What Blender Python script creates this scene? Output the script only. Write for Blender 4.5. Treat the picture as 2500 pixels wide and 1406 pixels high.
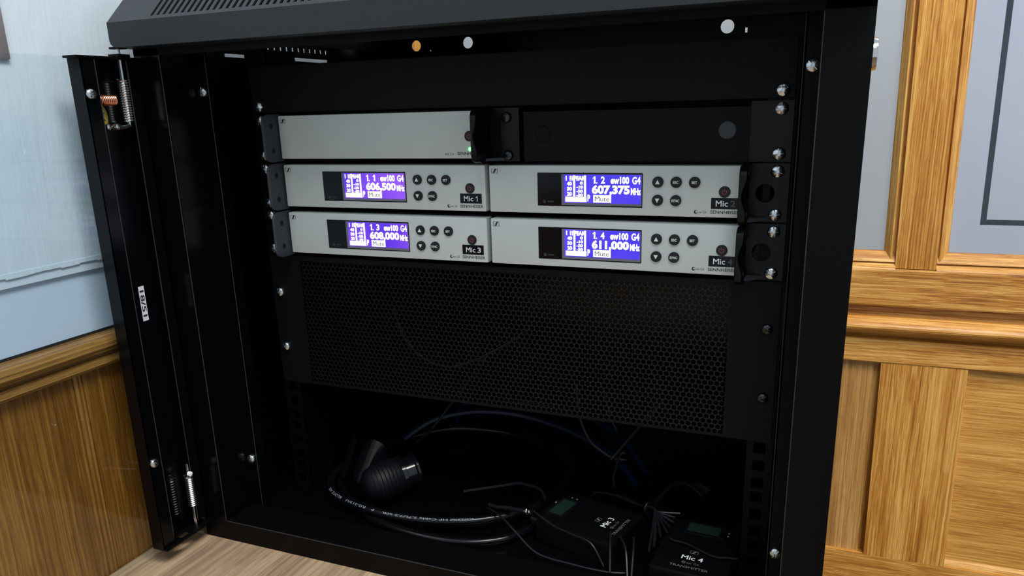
import bpy, bmesh, math, random
from mathutils import Vector, Matrix
random.seed(4)
C = bpy.context.scene.collection
for o in list(bpy.data.objects): bpy.data.objects.remove(o)
PI = math.pi
S = 0.001                                   # all numbers below are millimetres

# ------------------------------------------------------------------ camera
cam_d = bpy.data.cameras.new('camera'); cam = bpy.data.objects.new('camera', cam_d); C.objects.link(cam)
cam_d.sensor_width = 36.0; cam_d.lens = 1870.466*36/2500; cam_d.shift_x = 0.0; cam_d.shift_y = 95.565/2500
cam_d.clip_start = 0.02
R_ = (0.9250254, 0.3789212, -0.02732647); D_ = (0.08023202, -0.26515699, -0.96086138); F_ = (-0.37133656, 0.88662872, -0.27567857)
m = Matrix(((R_[0], -D_[0], -F_[0], .270106), (R_[1], -D_[1], -F_[1], -.604768), (R_[2], -D_[2], -F_[2], -.000281), (0, 0, 0, 1)))
cam.matrix_world = m
bpy.context.scene.camera = cam

# ------------------------------------------------------------------ world, lamps, exposure
w = bpy.data.worlds.new('room_light'); bpy.context.scene.world = w; w.use_nodes = True
w.node_tree.nodes['Background'].inputs[0].default_value = (0.80, 0.91, 1.0, 1)
w.node_tree.nodes['Background'].inputs[1].default_value = 0.42
def area(name, loc, target, sx, sy, power, col):
    l = bpy.data.lights.new(name, 'AREA'); l.shape = 'RECTANGLE'; l.size = sx; l.size_y = sy; l.energy = power; l.color = col
    o = bpy.data.objects.new(name, l); C.objects.link(o); o.location = loc
    o.rotation_euler = (Vector(target)-Vector(loc)).to_track_quat('-Z', 'Y').to_euler(); return o
area('ceiling_panel_lamp', (1.15, -0.75, 2.0), (0.2, 0.2, -.2), 1.2, 0.5, 46, (1.0, 0.95, 0.88))
area('ceiling_panel_lamp_far', (0.75, -1.6, 1.9), (0, 0, -.2), 0.9, 0.5, 16, (0.92, 0.96, 1.0))
vs = bpy.context.scene.view_settings
bpy.context.scene.display_settings.display_device = 'sRGB'
vs.view_transform = 'Standard'; vs.look = 'None'; vs.gamma = 1; vs.use_curve_mapping = False; vs.exposure = 0.52

# ------------------------------------------------------------------ materials
def srgb(r, g, b):
    f = lambda c: (c/255/12.92) if c/255 <= .04045 else ((c/255+.055)/1.055)**2.4
    return (f(r), f(g), f(b), 1)
def new_mat(name):
    mt = bpy.data.materials.new(name); mt.use_nodes = True
    nt = mt.node_tree; return mt, nt, nt.nodes['Principled BSDF']
def mat(name, col, rough=.5, metal=0, spec=.5, bump=0, bscale=800, var=0, vscale=40, coat=0):
    mt, nt, b = new_mat(name)
    b.inputs['Base Color'].default_value = col; b.inputs['Roughness'].default_value = rough
    b.inputs['Metallic'].default_value = metal; b.inputs['Specular IOR Level'].default_value = spec
    b.inputs['Coat Weight'].default_value = coat; b.inputs['Coat Roughness'].default_value = .12
    tc = nt.nodes.new('ShaderNodeTexCoord')
    if var:
        n = nt.nodes.new('ShaderNodeTexNoise'); n.inputs['Scale'].default_value = vscale; n.inputs['Detail'].default_value = 5
        nt.links.new(tc.outputs['Object'], n.inputs['Vector'])
        mx = nt.nodes.new('ShaderNodeMix'); mx.data_type = 'RGBA'
        mx.inputs['A'].default_value = tuple(c*(1-var) for c in col[:3])+(1,)
        mx.inputs['B'].default_value = tuple(min(1, c*(1+var)) for c in col[:3])+(1,)
        nt.links.new(n.outputs['Fac'], mx.inputs['Factor']); nt.links.new(mx.outputs['Result'], b.inputs['Base Color'])
    if bump:
        n = nt.nodes.new('ShaderNodeTexNoise'); n.inputs['Scale'].default_value = bscale; n.inputs['Detail'].default_value = 3
        nt.links.new(tc.outputs['Object'], n.inputs['Vector'])
        bp = nt.nodes.new('ShaderNodeBump'); bp.inputs['Strength'].default_value = bump; bp.inputs['Distance'].default_value = .0004
        nt.links.new(n.outputs['Fac'], bp.inputs['Height']); nt.links.new(bp.outputs['Normal'], b.inputs['Normal'])
    return mt
def emit(name, col, strength):
    mt, nt, b = new_mat(name)
    b.inputs['Base Color'].default_value = (0, 0, 0, 1); b.inputs['Emission Color'].default_value = col
    b.inputs['Emission Strength'].default_value = strength; return mt
def wood(name, axis, dark, mid, light, scale=1.0, rough=.38, bump=.8, coat=.15):
    """brushed scumble graining, streaks along `axis` ('X','Y','Z')"""
    mt, nt, b = new_mat(name); L = nt.links.new
    tc = nt.nodes.new('ShaderNodeTexCoord'); mp = nt.nodes.new('ShaderNodeMapping')
    a, lo = 560*scale, 6*scale
    mp.inputs['Scale'].default_value = tuple(lo if ch == axis else a for ch in 'XYZ')
    L(tc.outputs['Object'], mp.inputs['Vector'])
    wv = nt.nodes.new('ShaderNodeTexNoise'); wv.inputs['Scale'].default_value = 22; wv.inputs['Detail'].default_value = 2
    L(tc.outputs['Object'], wv.inputs['Vector'])
    ad = nt.nodes.new('ShaderNodeVectorMath'); ad.operation = 'MULTIPLY_ADD'
    ad.inputs[1].default_value = (1.1, 1.1, 1.1); L(wv.outputs['Color'], ad.inputs[0]); L(mp.outputs['Vector'], ad.inputs[2])
    n1 = nt.nodes.new('ShaderNodeTexNoise'); n1.inputs['Scale'].default_value = 1; n1.inputs['Detail'].default_value = 6; n1.inputs['Roughness'].default_value = .7
    L(ad.outputs[0], n1.inputs['Vector'])
    mp2 = nt.nodes.new('ShaderNodeMapping'); mp2.inputs['Scale'].default_value = tuple(3 if ch == axis else 42*scale for ch in 'XYZ')
    L(tc.outputs['Object'], mp2.inputs['Vector'])
    n2 = nt.nodes.new('ShaderNodeTexNoise'); n2.inputs['Scale'].default_value = 1; n2.inputs['Detail'].default_value = 3
    L(mp2.outputs['Vector'], n2.inputs['Vector'])
    mixf = nt.nodes.new('ShaderNodeMath'); mixf.operation = 'MULTIPLY_ADD'; mixf.inputs[1].default_value = .34
    L(n2.outputs['Fac'], mixf.inputs[0])
    m3 = nt.nodes.new('ShaderNodeMath'); m3.operation = 'MULTIPLY'; m3.inputs[1].default_value = .70; L(n1.outputs['Fac'], m3.inputs[0])
    L(m3.outputs[0], mixf.inputs[2])
    cr = nt.nodes.new('ShaderNodeValToRGB'); e = cr.color_ramp.elements
    e[0].position = .39; e[0].color = dark; e[1].position = .64; e[1].color = light
    x = e.new(.50); x.color = mid
    L(mixf.outputs[0], cr.inputs['Fac']); L(cr.outputs['Color'], b.inputs['Base Color'])
    b.inputs['Roughness'].default_value = rough; b.inputs['Coat Weight'].default_value = coat; b.inputs['Coat Roughness'].default_value = .2
    bp = nt.nodes.new('ShaderNodeBump'); bp.inputs['Strength'].default_value = bump; bp.inputs['Distance'].default_value = .0009
    L(n1.outputs['Fac'], bp.inputs['Height']); L(bp.outputs['Normal'], b.inputs['Normal'])
    return mt
def plaster(name, col, strength=.5):
    mt, nt, b = new_mat(name); L = nt.links.new
    b.inputs['Base Color'].default_value = col; b.inputs['Roughness'].default_value = .36
    tc = nt.nodes.new('ShaderNodeTexCoord'); mp = nt.nodes.new('ShaderNodeMapping')
    mp.inputs['Scale'].default_value = (160, 160, 22); L(tc.outputs['Object'], mp.inputs['Vector'])
    n = nt.nodes.new('ShaderNodeTexNoise'); n.inputs['Scale'].default_value = 1; n.inputs['Detail'].default_value = 4; L(mp.outputs['Vector'], n.inputs['Vector'])
    n2 = nt.nodes.new('ShaderNodeTexNoise'); n2.inputs['Scale'].default_value = 26; n2.inputs['Detail'].default_value = 4; L(tc.outputs['Object'], n2.inputs['Vector'])
    ad = nt.nodes.new('ShaderNodeMath'); ad.operation = 'MULTIPLY_ADD'; ad.inputs[1].default_value = .5; L(n.outputs['Fac'], ad.inputs[0]); L(n2.outputs['Fac'], ad.inputs[2])
    bp = nt.nodes.new('ShaderNodeBump'); bp.inputs['Strength'].default_value = strength; bp.inputs['Distance'].default_value = .0016
    L(ad.outputs[0], bp.inputs['Height']); L(bp.outputs['Normal'], b.inputs['Normal'])
    return mt
def clear_glass(name, tint, ior=1.5):
    mt = bpy.data.materials.new(name); mt.use_nodes = True; nt = mt.node_tree; nt.nodes.clear(); L = nt.links.new
    out = nt.nodes.new('ShaderNodeOutputMaterial'); mx = nt.nodes.new('ShaderNodeMixShader')
    t = nt.nodes.new('ShaderNodeBsdfTransparent'); t.inputs[0].default_value = tint
    g = nt.nodes.new('ShaderNodeBsdfGlossy'); g.inputs['Roughness'].default_value = .02
    fr = nt.nodes.new('ShaderNodeFresnel'); fr.inputs['IOR'].default_value = ior
    ge = nt.nodes.new('ShaderNodeNewGeometry'); sb = nt.nodes.new('ShaderNodeMath'); sb.operation = 'SUBTRACT'; sb.inputs[0].default_value = 1
    mu = nt.nodes.new('ShaderNodeMath'); mu.operation = 'MULTIPLY'
    L(ge.outputs['Backfacing'], sb.inputs[1]); L(sb.outputs[0], mu.inputs[0]); L(fr.outputs[0], mu.inputs[1])
    L(mu.outputs[0], mx.inputs[0]); L(t.outputs[0], mx.inputs[1]); L(g.outputs[0], mx.inputs[2]); L(mx.outputs[0], out.inputs['Surface'])
    return mt
def lcd_mat(name, ca=(74, 50, 222), cb=(112, 62, 236)):
    mt, nt, b = new_mat(name); L = nt.links.new
    b.inputs['Base Color'].default_value = (.01, .01, .02, 1); b.inputs['Roughness'].default_value = .3
    tc = nt.nodes.new('ShaderNodeTexCoord'); n = nt.nodes.new('ShaderNodeTexNoise'); n.inputs['Scale'].default_value = 22; n.inputs['Detail'].default_value = 1
    L(tc.outputs['Object'], n.inputs['Vector'])
    cr = nt.nodes.new('ShaderNodeValToRGB'); e = cr.color_ramp.elements
    e[0].position = .35; e[0].color = srgb(*ca); e[1].position = .68; e[1].color = srgb(*cb)
    L(n.outputs['Fac'], cr.inputs['Fac']); L(cr.outputs['Color'], b.inputs['Emission Color']); b.inputs['Emission Strength'].default_value = 0.72
    return mt

M = {}
M['coat'] = mat('black_powder_coat', (.0016, .0017, .0022, 1), .40, 0, .10, .25, 2200)
M['edge'] = mat('painted_edge_highlight', (.022, .023, .026, 1), .32, 0, .35)  # lighter grey paints the reflection along the bent steel edges
M['gloss'] = mat('black_gloss_paint', (.0012, .0014, .0022, 1), .20, 0, .20)
M['lid'] = mat('charcoal_lid_paint', (.0095, .0125, .0155, 1), .40, 0, .42, .25, 2200)
M['plastic'] = mat('black_plastic', (.0024, .0026, .0034, 1), .28, 0, .20)
M['handle'] = mat('grey_black_handle', (.040, .047, .056, 1), .5, 0, .4, .3, 2500)
M['panel'] = mat('black_satin_panel', (.0030, .0035, .0050, 1), .5, 0, .12, .2, 2500)
M['mesh'] = mat('black_mesh_steel', (.0048, .0050, .0056, 1), .40, .0, .25)
M['silver'] = mat('brushed_silver_aluminium', (.60, .645, .635, 1), .5, .12, .5, .12, 3000, .04, 60)
M['chassis'] = mat('black_chassis_steel', (.003, .003, .0035, 1), .5, 0, .15)
M['window'] = mat('black_display_window', (.004, .004, .006, 1), .10, 0, .22)
M['lcd'] = lcd_mat('violet_backlit_screen', (66, 50, 232), (98, 72, 240)); M['lcdv'] = lcd_mat('purple_backlit_screen', (92, 44, 224), (142, 78, 244))
M['lcdtext'] = emit('white_screen_pixels', (1, .98, 1, 1), .95)
M['button'] = mat('black_rubber_button', (.010, .012, .013, 1), .55, 0, .35)
M['white'] = mat('white_print', (.78, .82, .85, 1), .6)
M['cableprint'] = mat('dim_white_cable_print', (.20, .23, .26, 1), .6)  # white lettering toned down to a dull grey
M['greyprint'] = mat('dim_grey_print', (.11, .12, .12, 1), .6)
M['bezel'] = mat('grey_screen_bezel', (.16, .16, .21, 1), .35)
M['dark'] = mat('black_print', (.015, .018, .018, 1), .6)
M['red'] = mat('red_print', (.30, .045, .055, 1), .5)
M['led'] = emit('green_lamp_glow', (.12, 1.0, .18, 1), 3.0)
M['zinc'] = mat('bright_zinc_steel', (.62, .66, .68, 1), .24, 1)
M['darkzinc'] = mat('black_oxide_steel', (.06, .062, .066, 1), .3, 1)
M['chrome'] = mat('polished_chrome', (.72, .70, .70, 1), .10, 1)
M['satin'] = mat('satin_metal_plate', (.50, .45, .46, 1), .45, .8)
M['clip'] = mat('glossy_black_plastic', (.003, .0035, .005, 1), .14, 0, .6)
M['copper'] = mat('copper_spring_wire', (.72, .30, .20, 1), .30, 1)
M['yellow'] = mat('yellow_sticker', (.40, .27, .03, 1), .5)
M['lilac'] = mat('lilac_white_label', (.62, .60, .70, 1), .5)
M['rubber'] = mat('black_cable_rubber', (.002, .0025, .0035, 1), .22, 0, .3)
M['blue'] = mat('dark_blue_cable', (.003, .008, .026, 1), .3, 0, .22)
M['wire'] = mat('charcoal_thin_wire', (.007, .0075, .010, 1), .4, 0, .25)
M['lcdoff'] = mat('unlit_green_screen', (.009, .022, .018, 1), .3, 0, .2)
M['foam'] = mat('black_grille_mesh', (.0025, .003, .005, 1), .45, 0, .2, .8, 900)
M['glass'] = clear_glass('tinted_door_glass', (.94, .972, .985, 1))
M['frost'] = mat('frosted_window_glass', (.375, .405, .435, 1), .34, 0, .5, 0, 100, .05, 6)
M['frostb'] = mat('frosted_blue_window_glass', (.385, .43, .52, 1), .30, 0, .5, 0, 100, .10, 4)
M['clear'] = mat('clear_etched_line_glass', (.030, .040, .055, 1), .06, 0, .6, 0, 100, .5, 40)
M['plaster'] = plaster('white_gloss_painted_plaster', (.555, .645, .725, 1), .6)
M['batten'] = plaster('white_painted_batten', (.56, .64, .73, 1), .15)
M['lowpanel'] = mat('pale_blue_white_panel', (.50, .60, .73, 1), .4)
M['crack'] = mat('dark_gap_filler', (.012, .010, .010, 1), .7)
DK, MD, LT = srgb(142, 82, 20), srgb(192, 130, 48), srgb(236, 186, 102)
M['wv'] = wood('grained_oak_upright', 'Z', DK, MD, LT)
M['wh'] = wood('grained_oak_lengthwise', 'X', DK, MD, LT)
M['wpanel'] = wood('grained_oak_panel', 'X', srgb(160, 102, 34), srgb(196, 140, 58), srgb(228, 178, 94), .9)
M['wdull'] = wood('pale_oak_panel', 'Z', srgb(150, 104, 52), srgb(184, 136, 74), srgb(214, 172, 104), .8)
M['wboard'] = wood('dimmed_oak_boards', 'Z', srgb(98, 58, 14), srgb(126, 80, 24), srgb(166, 118, 54), .7)  # oak darkened in its colour for the weaker light on the left wall
M['wrail'] = wood('dimmed_oak_rail', 'Y', srgb(96, 60, 22), srgb(134, 94, 42), srgb(172, 128, 68), .8)  # left wall's weaker light put into the rail's oak colour too
M['bench'] = wood('pale_laminate', 'Y', srgb(128, 108, 88), srgb(156, 134, 108), srgb(182, 160, 132), .35, .45, .05, .0)
M['floor'] = wood('dark_floorboards', 'Y', srgb(80, 58, 40), srgb(104, 78, 54), srgb(124, 96, 70), .4, .5, .1, 0)

# ------------------------------------------------------------------ mesh building
FRONT = lambda y: (lambda u, v, n=0: (u, y+n, v))       # u right, v up, n into the rack
class MB:
    def __init__(s): s.v = []; s.f = []
    def q(s, *pts):
        i = len(s.v); s.v += [tuple(p) for p in pts]; s.f.append(tuple(range(i, i+len(pts))))
    def box(s, x0, x1, y0, y1, z0, z1, c=0):
        if c <= 0:
            i = len(s.v); s.v += [(x, y, z) for x in (x0, x1) for y in (y0, y1) for z in (z0, z1)]
            for f in ((0,1,3,2),(4,6,7,5),(0,4,5,1),(2,3,7,6),(0,2,6,4),(1,5,7,3)): s.f.append(tuple(i+k for k in f))
            return s
        bm = bmesh.new(); bmesh.ops.create_cube(bm, size=1)
        for v in bm.verts: v.co = Vector(((x0+x1)/2+v.co.x*(x1-x0), (y0+y1)/2+v.co.y*(y1-y0), (z0+z1)/2+v.co.z*(z1-z0)))
        bmesh.ops.bevel(bm, geom=bm.edges[:], offset=c, segments=2, profile=.6, affect='EDGES')
        s.bm(bm); return s
    def bm(s, bm, mx=None):
        i = len(s.v); bm.verts.index_update()
        s.v += [tuple((mx @ v.co) if mx else v.co) for v in bm.verts]
        for f in bm.faces: s.f.append(tuple(i+v.index for v in f.verts))
        bm.free()
    def rings(s, rings, closed=True, cap0=True, cap1=True):
        i = len(s.v); n = len(rings[0])
        for r in rings: s.v += [tuple(p) for p in r]
        for a in range(len(rings)-1):
            for k in range(n if closed else n-1):
                k2 = (k+1) % n
                s.f.append((i+a*n+k, i+a*n+k2, i+(a+1)*n+k2, i+(a+1)*n+k))
        if cap0: s.f.append(tuple(i+k for k in reversed(range(n))))
        if cap1: s.f.append(tuple(i+(len(rings)-1)*n+k for k in range(n)))
        return s
    def lathe(s, base, axis, prof, n=20, cap0=True, cap1=True, phase=0):
        b = Vector(base); ax = Vector(axis).normalized(); u = ax.orthogonal().normalized(); w_ = ax.cross(u)
        s.rings([[b+ax*h+(u*math.cos(phase+2*PI*k/n)+w_*math.sin(phase+2*PI*k/n))*max(r, .01) for k in range(n)] for r, h in prof], True, cap0, cap1); return s
    def cyl(s, p0, p1, r, n=16, r1=None):
        p0, p1 = Vector(p0), Vector(p1); s.lathe(p0, p1-p0, [(r, 0), (r if r1 is None else r1, (p1-p0).length)], n); return s
    def tube(s, pts, r, n=8, closed=False):
        P = [Vector(p) for p in pts]; N = len(P); rr = []; u = None
        for i in range(N):
            t = (P[(i+1) % N]-P[i-1]) if closed else (P[min(i+1, N-1)]-P[max(i-1, 0)])
            t.normalize()
            if u is None: u = t.orthogonal().normalized()
            else: u = (u-t*u.dot(t)).normalized()
            w_ = t.cross(u); rr.append([P[i]+(u*math.cos(2*PI*k/n)+w_*math.sin(2*PI*k/n))*r for k in range(n)])
        if closed: rr.append(rr[0])
        s.rings(rr, True, not closed, not closed); return s
    def prism(s, poly, fn, a, b):
        """poly: 2-D outline, fn(p, q, h) -> xyz"""
        s.rings([[fn(p[0], p[1], a) for p in poly], [fn(p[0], p[1], b) for p in poly]]); return s
    def panel(s, fn, U0, U1, V0, V1, t, cells=()):
        """flat plate with real rectangular or round holes; fn(u, v, n) -> xyz; cells: (u0,u1,v0,v1,r or 0)"""
        def cut(lo, hi, vals):
            o = []
            for x in sorted([lo, hi]+[x for x in vals if lo < x < hi]):
                if not o or x-o[-1] > 1e-4: o.append(x)
            return o
        vs_ = cut(V0, V1, [x for c in cells for x in c[2:4]])
        for b0, b1 in zip(vs_[:-1], vs_[1:]):
            row = [c for c in cells if c[2] < (b0+b1)/2 < c[3]]
            us = cut(U0, U1, [x for c in row for x in c[0:2]])
            for a0, a1 in zip(us[:-1], us[1:]):
                if any(c[0] < (a0+a1)/2 < c[1] for c in row): continue
                s.q(fn(a0,b0,0), fn(a1,b0,0), fn(a1,b1,0), fn(a0,b1,0)); s.q(fn(a0,b0,t), fn(a0,b1,t), fn(a1,b1,t), fn(a1,b0,t))
        for a, b, c_, d in ((U0,V0,U1,V0),(U1,V0,U1,V1),(U1,V1,U0,V1),(U0,V1,U0,V0)): s.q(fn(a,b,0), fn(a,b,t), fn(c_,d,t), fn(c_,d,0))
        for c in cells:
            u0, u1, v0, v1, r = c
            if not r:
                for a, b, e, d in ((u0,v0,u1,v0),(u1,v0,u1,v1),(u1,v1,u0,v1),(u0,v1,u0,v0)): s.q(fn(a,b,0), fn(e,d,0), fn(e,d,t), fn(a,b,t))
            else:
                cu, cv = (u0+u1)/2, (v0+v1)/2; n = 24
                ci = [(cu+r*math.cos(2*PI*k/n), cv+r*math.sin(2*PI*k/n)) for k in range(n)]; sq = []
                for k in range(n):
                    x, y = math.cos(2*PI*k/n), math.sin(2*PI*k/n); mm = max(abs(x), abs(y)); sq.append((cu+(u1-u0)/2*x/mm, cv+(v1-v0)/2*y/mm))
                for k in range(n):
                    k2 = (k+1) % n
                    for nn in (0, t): s.q(fn(*ci[k],nn), fn(*sq[k],nn), fn(*sq[k2],nn), fn(*ci[k2],nn))
                    s.q(fn(*ci[k],0), fn(*ci[k2],0), fn(*ci[k2],t), fn(*ci[k],t))
        return s
    def text(s, body, fn, u0, u1, v0, v1, bold=0):
        """flat lettering fitted into the rectangle u0..u1 x v0..v1 of surface fn"""
        cu = bpy.data.curves.new('t', 'FONT'); cu.body = body; cu.offset = bold; cu.resolution_u = 3
        o = bpy.data.objects.new('t', cu); C.objects.link(o); dg = bpy.context.evaluated_depsgraph_get()
        me = bpy.data.meshes.new_from_object(o.evaluated_get(dg)); bpy.data.objects.remove(o); bpy.data.curves.remove(cu)
        xs = [v.co.x for v in me.vertices]; ys = [v.co.y for v in me.vertices]
        x0, x1, y0, y1 = min(xs), max(xs), min(ys), max(ys); i = len(s.v)
        s.v += [tuple(fn(u0+(v.co.x-x0)/(x1-x0)*(u1-u0), v0+(v.co.y-y0)/(y1-y0)*(v1-v0))) for v in me.vertices]
        for p in me.polygons: s.f.append(tuple(i+k for k in p.vertices))
        bpy.data.meshes.remove(me); return s
    def one(s, fn, u0, u1, v0, v1, w_=.42):
        d = u1-u0; h = v1-v0; st = u1-d*w_
        s.q(fn(st, v0), fn(u1, v0), fn(u1, v1), fn(st+d*w_*.25, v1)); s.q(fn(u0, v1-h*.30), fn(u0+d*.05, v1-h*.36), fn(st, v1-h*.26), fn(st+d*w_*.25, v1)); return s
    def rect(s, fn, u0, u1, v0, v1): s.q(fn(u0,v0), fn(u1,v0), fn(u1,v1), fn(u0,v1)); return s
    def poly(s, fn, pts): s.q(*[fn(*p) for p in pts]); return s
    def mesh(s, name, material, smooth=False, fix=True):
        me = bpy.data.meshes.new(name); me.from_pydata([tuple(c*S for c in v) for v in s.v], [], s.f)
        if fix:
            bm = bmesh.new(); bm.from_mesh(me); bmesh.ops.remove_doubles(bm, verts=bm.verts, dist=2e-6)
            bmesh.ops.recalc_face_normals(bm, faces=bm.faces); bm.to_mesh(me); bm.free()
        me.materials.append(M[material])
        if smooth:
            for p in me.polygons: p.use_smooth = True
            if hasattr(me, 'set_sharp_from_angle'): me.set_sharp_from_angle(angle=math.radians(38))
        return me
    def obj(s, name, material, parent=None, smooth=False, fix=True, label=None):
        o = bpy.data.objects.new(name, s.mesh(name, material, smooth, fix)); C.objects.link(o)
        if parent: o.parent = parent
        if label: o['label'] = label
        return o
def tag(o, label, cat, group=None):
    o['label'] = label; o['category'] = cat
    if group: o['group'] = group
    return o
def thing(name, label, cat, group=None):
    o = bpy.data.objects.new(name, None); C.objects.link(o); o.empty_display_size = .05; return tag(o, label, cat, group)
def struct(o): o['kind'] = 'structure'; return o
def smoothpath(pts, k=8, closed=False):
    P = [Vector(p) for p in pts]; N = len(P); out = []
    for i in range(N if closed else N-1):
        g = (lambda j: P[j % N]) if closed else (lambda j: P[max(0, min(N-1, j))])
        a, b, c, d = g(i-1), g(i), g(i+1), g(i+2)
        for j in range(k):
            t = j/k; out.append(.5*((2*b)+(c-a)*t+(2*a-5*b+4*c-d)*t*t+(3*b-a-3*c+d)*t**3))
    if not closed: out.append(P[-1])
    return out

# screw: pan head with a cross-shaped recess, one shared mesh per finish
def screw_mesh(name, r, h, material):
    s = MB(); n = 32; rings = []
    def rec(th):
        k = abs(((th+PI/4) % (PI/2))-PI/4); return .62 if k < .19 else .24
    for rr, hh in ((1.0, 0), (1.0, .35), (.93, .66), (.80, .86)): rings.append([(r*rr*math.cos(2*PI*k/n), -h*hh, r*rr*math.sin(2*PI*k/n)) for k in range(n)])
    for sc, hh in ((1, 1.0), (.86, .45)): rings.append([(r*sc*rec(2*PI*k/n)*math.cos(2*PI*k/n), -h*hh, r*sc*rec(2*PI*k/n)*math.sin(2*PI*k/n)) for k in range(n)])
    s.rings(rings); return s.mesh(name, material, True)
SCREW = screw_mesh('screw', 4.8, 3.4, 'zinc'); SCREWB = screw_mesh('black_screw', 4.3, 3.0, 'darkzinc'); SCREWD = screw_mesh('side_screw', 4.2, 3.0, 'zinc')
def screw(parent, x, y, z, me=None, rot=None, face='front', name='screw'):
    o = bpy.data.objects.new(name, me or SCREW); C.objects.link(o); o.parent = parent; o.location = (x*S, y*S, z*S)
    a = random.uniform(0, PI) if rot is None else rot
    o.rotation_euler = (0, a, 0) if face == 'front' else (Matrix.Rotation(PI/2, 3, 'Z') @ Matrix.Rotation(a, 3, 'Y')).to_euler()
    return o

# ================================================================== SETTING
FZ, BZ = -1150, -407                                     # room floor and bench top
struct(MB().box(-330, 1900, -2600, 470, FZ-20, FZ).obj('floor', 'floor'))
# ---- left wall (face at x = -323)
wl = struct(MB().box(-360, -321.5, -2200, 430, -116.5, 1250).obj('wall_left', 'plaster'))
MB().box(-360, -336.2, -2200, 430, FZ+.5, -116.7).obj('wall_backing', 'crack', wl)
edge = MB()                                              # ragged brushed lower edge of the plaster coat
ys = [-2200+i*6 for i in range(438)]
for y0, y1 in zip(ys[:-1], ys[1:]): edge.box(-323, -321.0, y0, y1, -118.2-random.random()*1.2, -115.0)
edge.obj('plaster_edge', 'plaster', wl, label='ragged lower edge of the painted plaster')
MB().box(-336, -322.6, -2200, 430, -126.6, -117.0, .4).obj('batten', 'batten', wl)
MB().box(-337, -326.0, -2200, 430, -181.5, -126.4).obj('smooth_panel', 'lowpanel', wl)
MB().box(-337, -325.2, -2200, 430, -183.5, -180.8).obj('shadow_gap', 'crack', wl)
prof = [(-336, -183.2), (-318, -183.2), (-310.5, -185), (-307.5, -189), (-307.5, -193), (-310, -197.5), (-314, -199.2), (-316.2, -200), (-315.8, -201.2), (-313.2, -202.5), (-312.6, -208.5), (-316, -211.8), (-336, -212.2)]
MB().prism(prof, lambda a, b, h: (a, h, b), -2200, 430).obj('dado_rail', 'wrail', wl)
for i in range(17):                                      # tongue-and-groove boards, each with a small bead
    y1 = -54+120*4-120*i+.0
    y0 = y1-120
    MB().box(-336, -323.2, y0+9.6, y1-.6, FZ+.5, -211.9, .5).obj('board', 'wboard', wl)
    bd = MB(); bd.lathe((-326, y0+3.2, FZ+.5), (0, 0, 1), [(3.2, 0), (3.2, FZ*-1-212.4)], 14); bd.lathe((-325.2, y0+8.0, FZ+.5), (0, 0, 1), [(1.8, 0), (1.8, FZ*-1-212.4)], 10); bd.obj('board_bead', 'wboard', wl, True)
# ---- back wall: oak and glass partition, front face through (286, 450), leaning a touch as in the old building
TH = math.radians(1.5); CO, SI = math.cos(TH), math.sin(TH)
def W(s_, n_, z_): s2 = s_-.016*(z_+160); return (286+s2*CO-n_*SI, 450+s2*SI+n_*CO, z_)
def wbox(s0, s1, n0, n1, z0, z1): 
    b = MB(); i = 0
    b.v = [W(s_, n_, z_) for s_ in (s0, s1) for n_ in (n0, n1) for z_ in (z0, z1)]
    b.f = [(0,1,3,2),(4,6,7,5),(0,4,5,1),(2,3,7,6),(0,2,6,4),(1,5,7,3)]; return b
def wprof(poly, s0, s1): return MB().prism(poly, lambda n_, z_, h: W(h, n_, z_), s0, s1)
SL, SR = -605, 1500
wb = struct(wbox(SL, SR, 30, 42, FZ+.5, 1000).obj('wall_back', 'crack'))
def wvert(poly, z0, z1): return MB().prism(poly, lambda s_, n_, h: W(s_, n_, h), z0, z1)
stiles = [(-605, -545), (65, 111), (680, 726), (1296, 1342)]
for a, b in stiles:
    wbox(a, b, 0, 30, -208, 1000).obj('stile', 'wv', wb)
    if a > -600: wvert([(a, 20), (a, 9.5), (a-3.6, 9.5), (a-4.2, 3.2), (a-6, 2.8), (a-13, 12.5), (a-13, 20)], -197, 1000).obj('glazing_bead', 'wv', wb)
    wvert([(b, 20), (b+13, 20), (b+13, 11.5), (b+9, 7.5), (b+4.4, 2.4), (b+2.6, 2.2), (b+2.2, 7.5), (b, 7.5)], -197, 1000).obj('glazing_bead', 'wv', wb)
for (a, b) in ((-533, 53), (123, 668), (738, 1284)):
    wprof([(12, -187.5), (11.5, -187.5), (4, -195), (1.5, -200.5), (20, -201), (20, -187.5)], a-11.5, b+11.5).obj('glazing_bead', 'wh', wb)
    wprof([(6, -200.5), (-2.5, -207.4), (-3.6, -209.4), (20, -209.4), (20, -200.5)], a-12, b+12).obj('window_ledge', 'wh', wb, label='glossy sloped oak window ledge')
wprof([(30, -209), (-3.8, -209), (-4.4, -211), (-4.4, -254.5), (-3.6, -256.4), (30, -256.4)], SL, SR).obj('rail', 'wh', wb)
wprof([(30, -256), (11, -256), (12, -261), (10, -267), (6, -271.5), (30, -271.5)], SL, SR).obj('cove_moulding', 'wh', wb)
hr = [(30, -271.4)]+[(-1-13*math.sin(PI*k/10)*1.0, -271.6-23.6*k/10) for k in range(11)]+[(6, -296.5), (7, -299.5), (1.5, -301.5), (30, -301.5)]
wprof(hr, SL, SR).obj('dado_moulding', 'wh', wb)
wprof([(30, -301.4), (1, -301.4), (-1, -303), (-1.2, -332), (0, -333.8), (30, -333.8)], SL, SR).obj('rail', 'wh', wb)
wprof([(30, -616.5), (0, -616.5), (0, -800), (30, -800)], SL, SR).obj('rail', 'wh', wb)
wprof([(30, -800), (-8, -800), (-8, FZ+.5), (30, FZ+.5)], SL, SR).obj('skirting_board', 'wh', wb)
lst = [(-605, -545), (59.5, 159), (676, 772), (1296, 1392)]
for a, b in lst: wbox(a, b, 0, 30, -616.6, -333.6).obj('stile', 'wv', wb)
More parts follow.
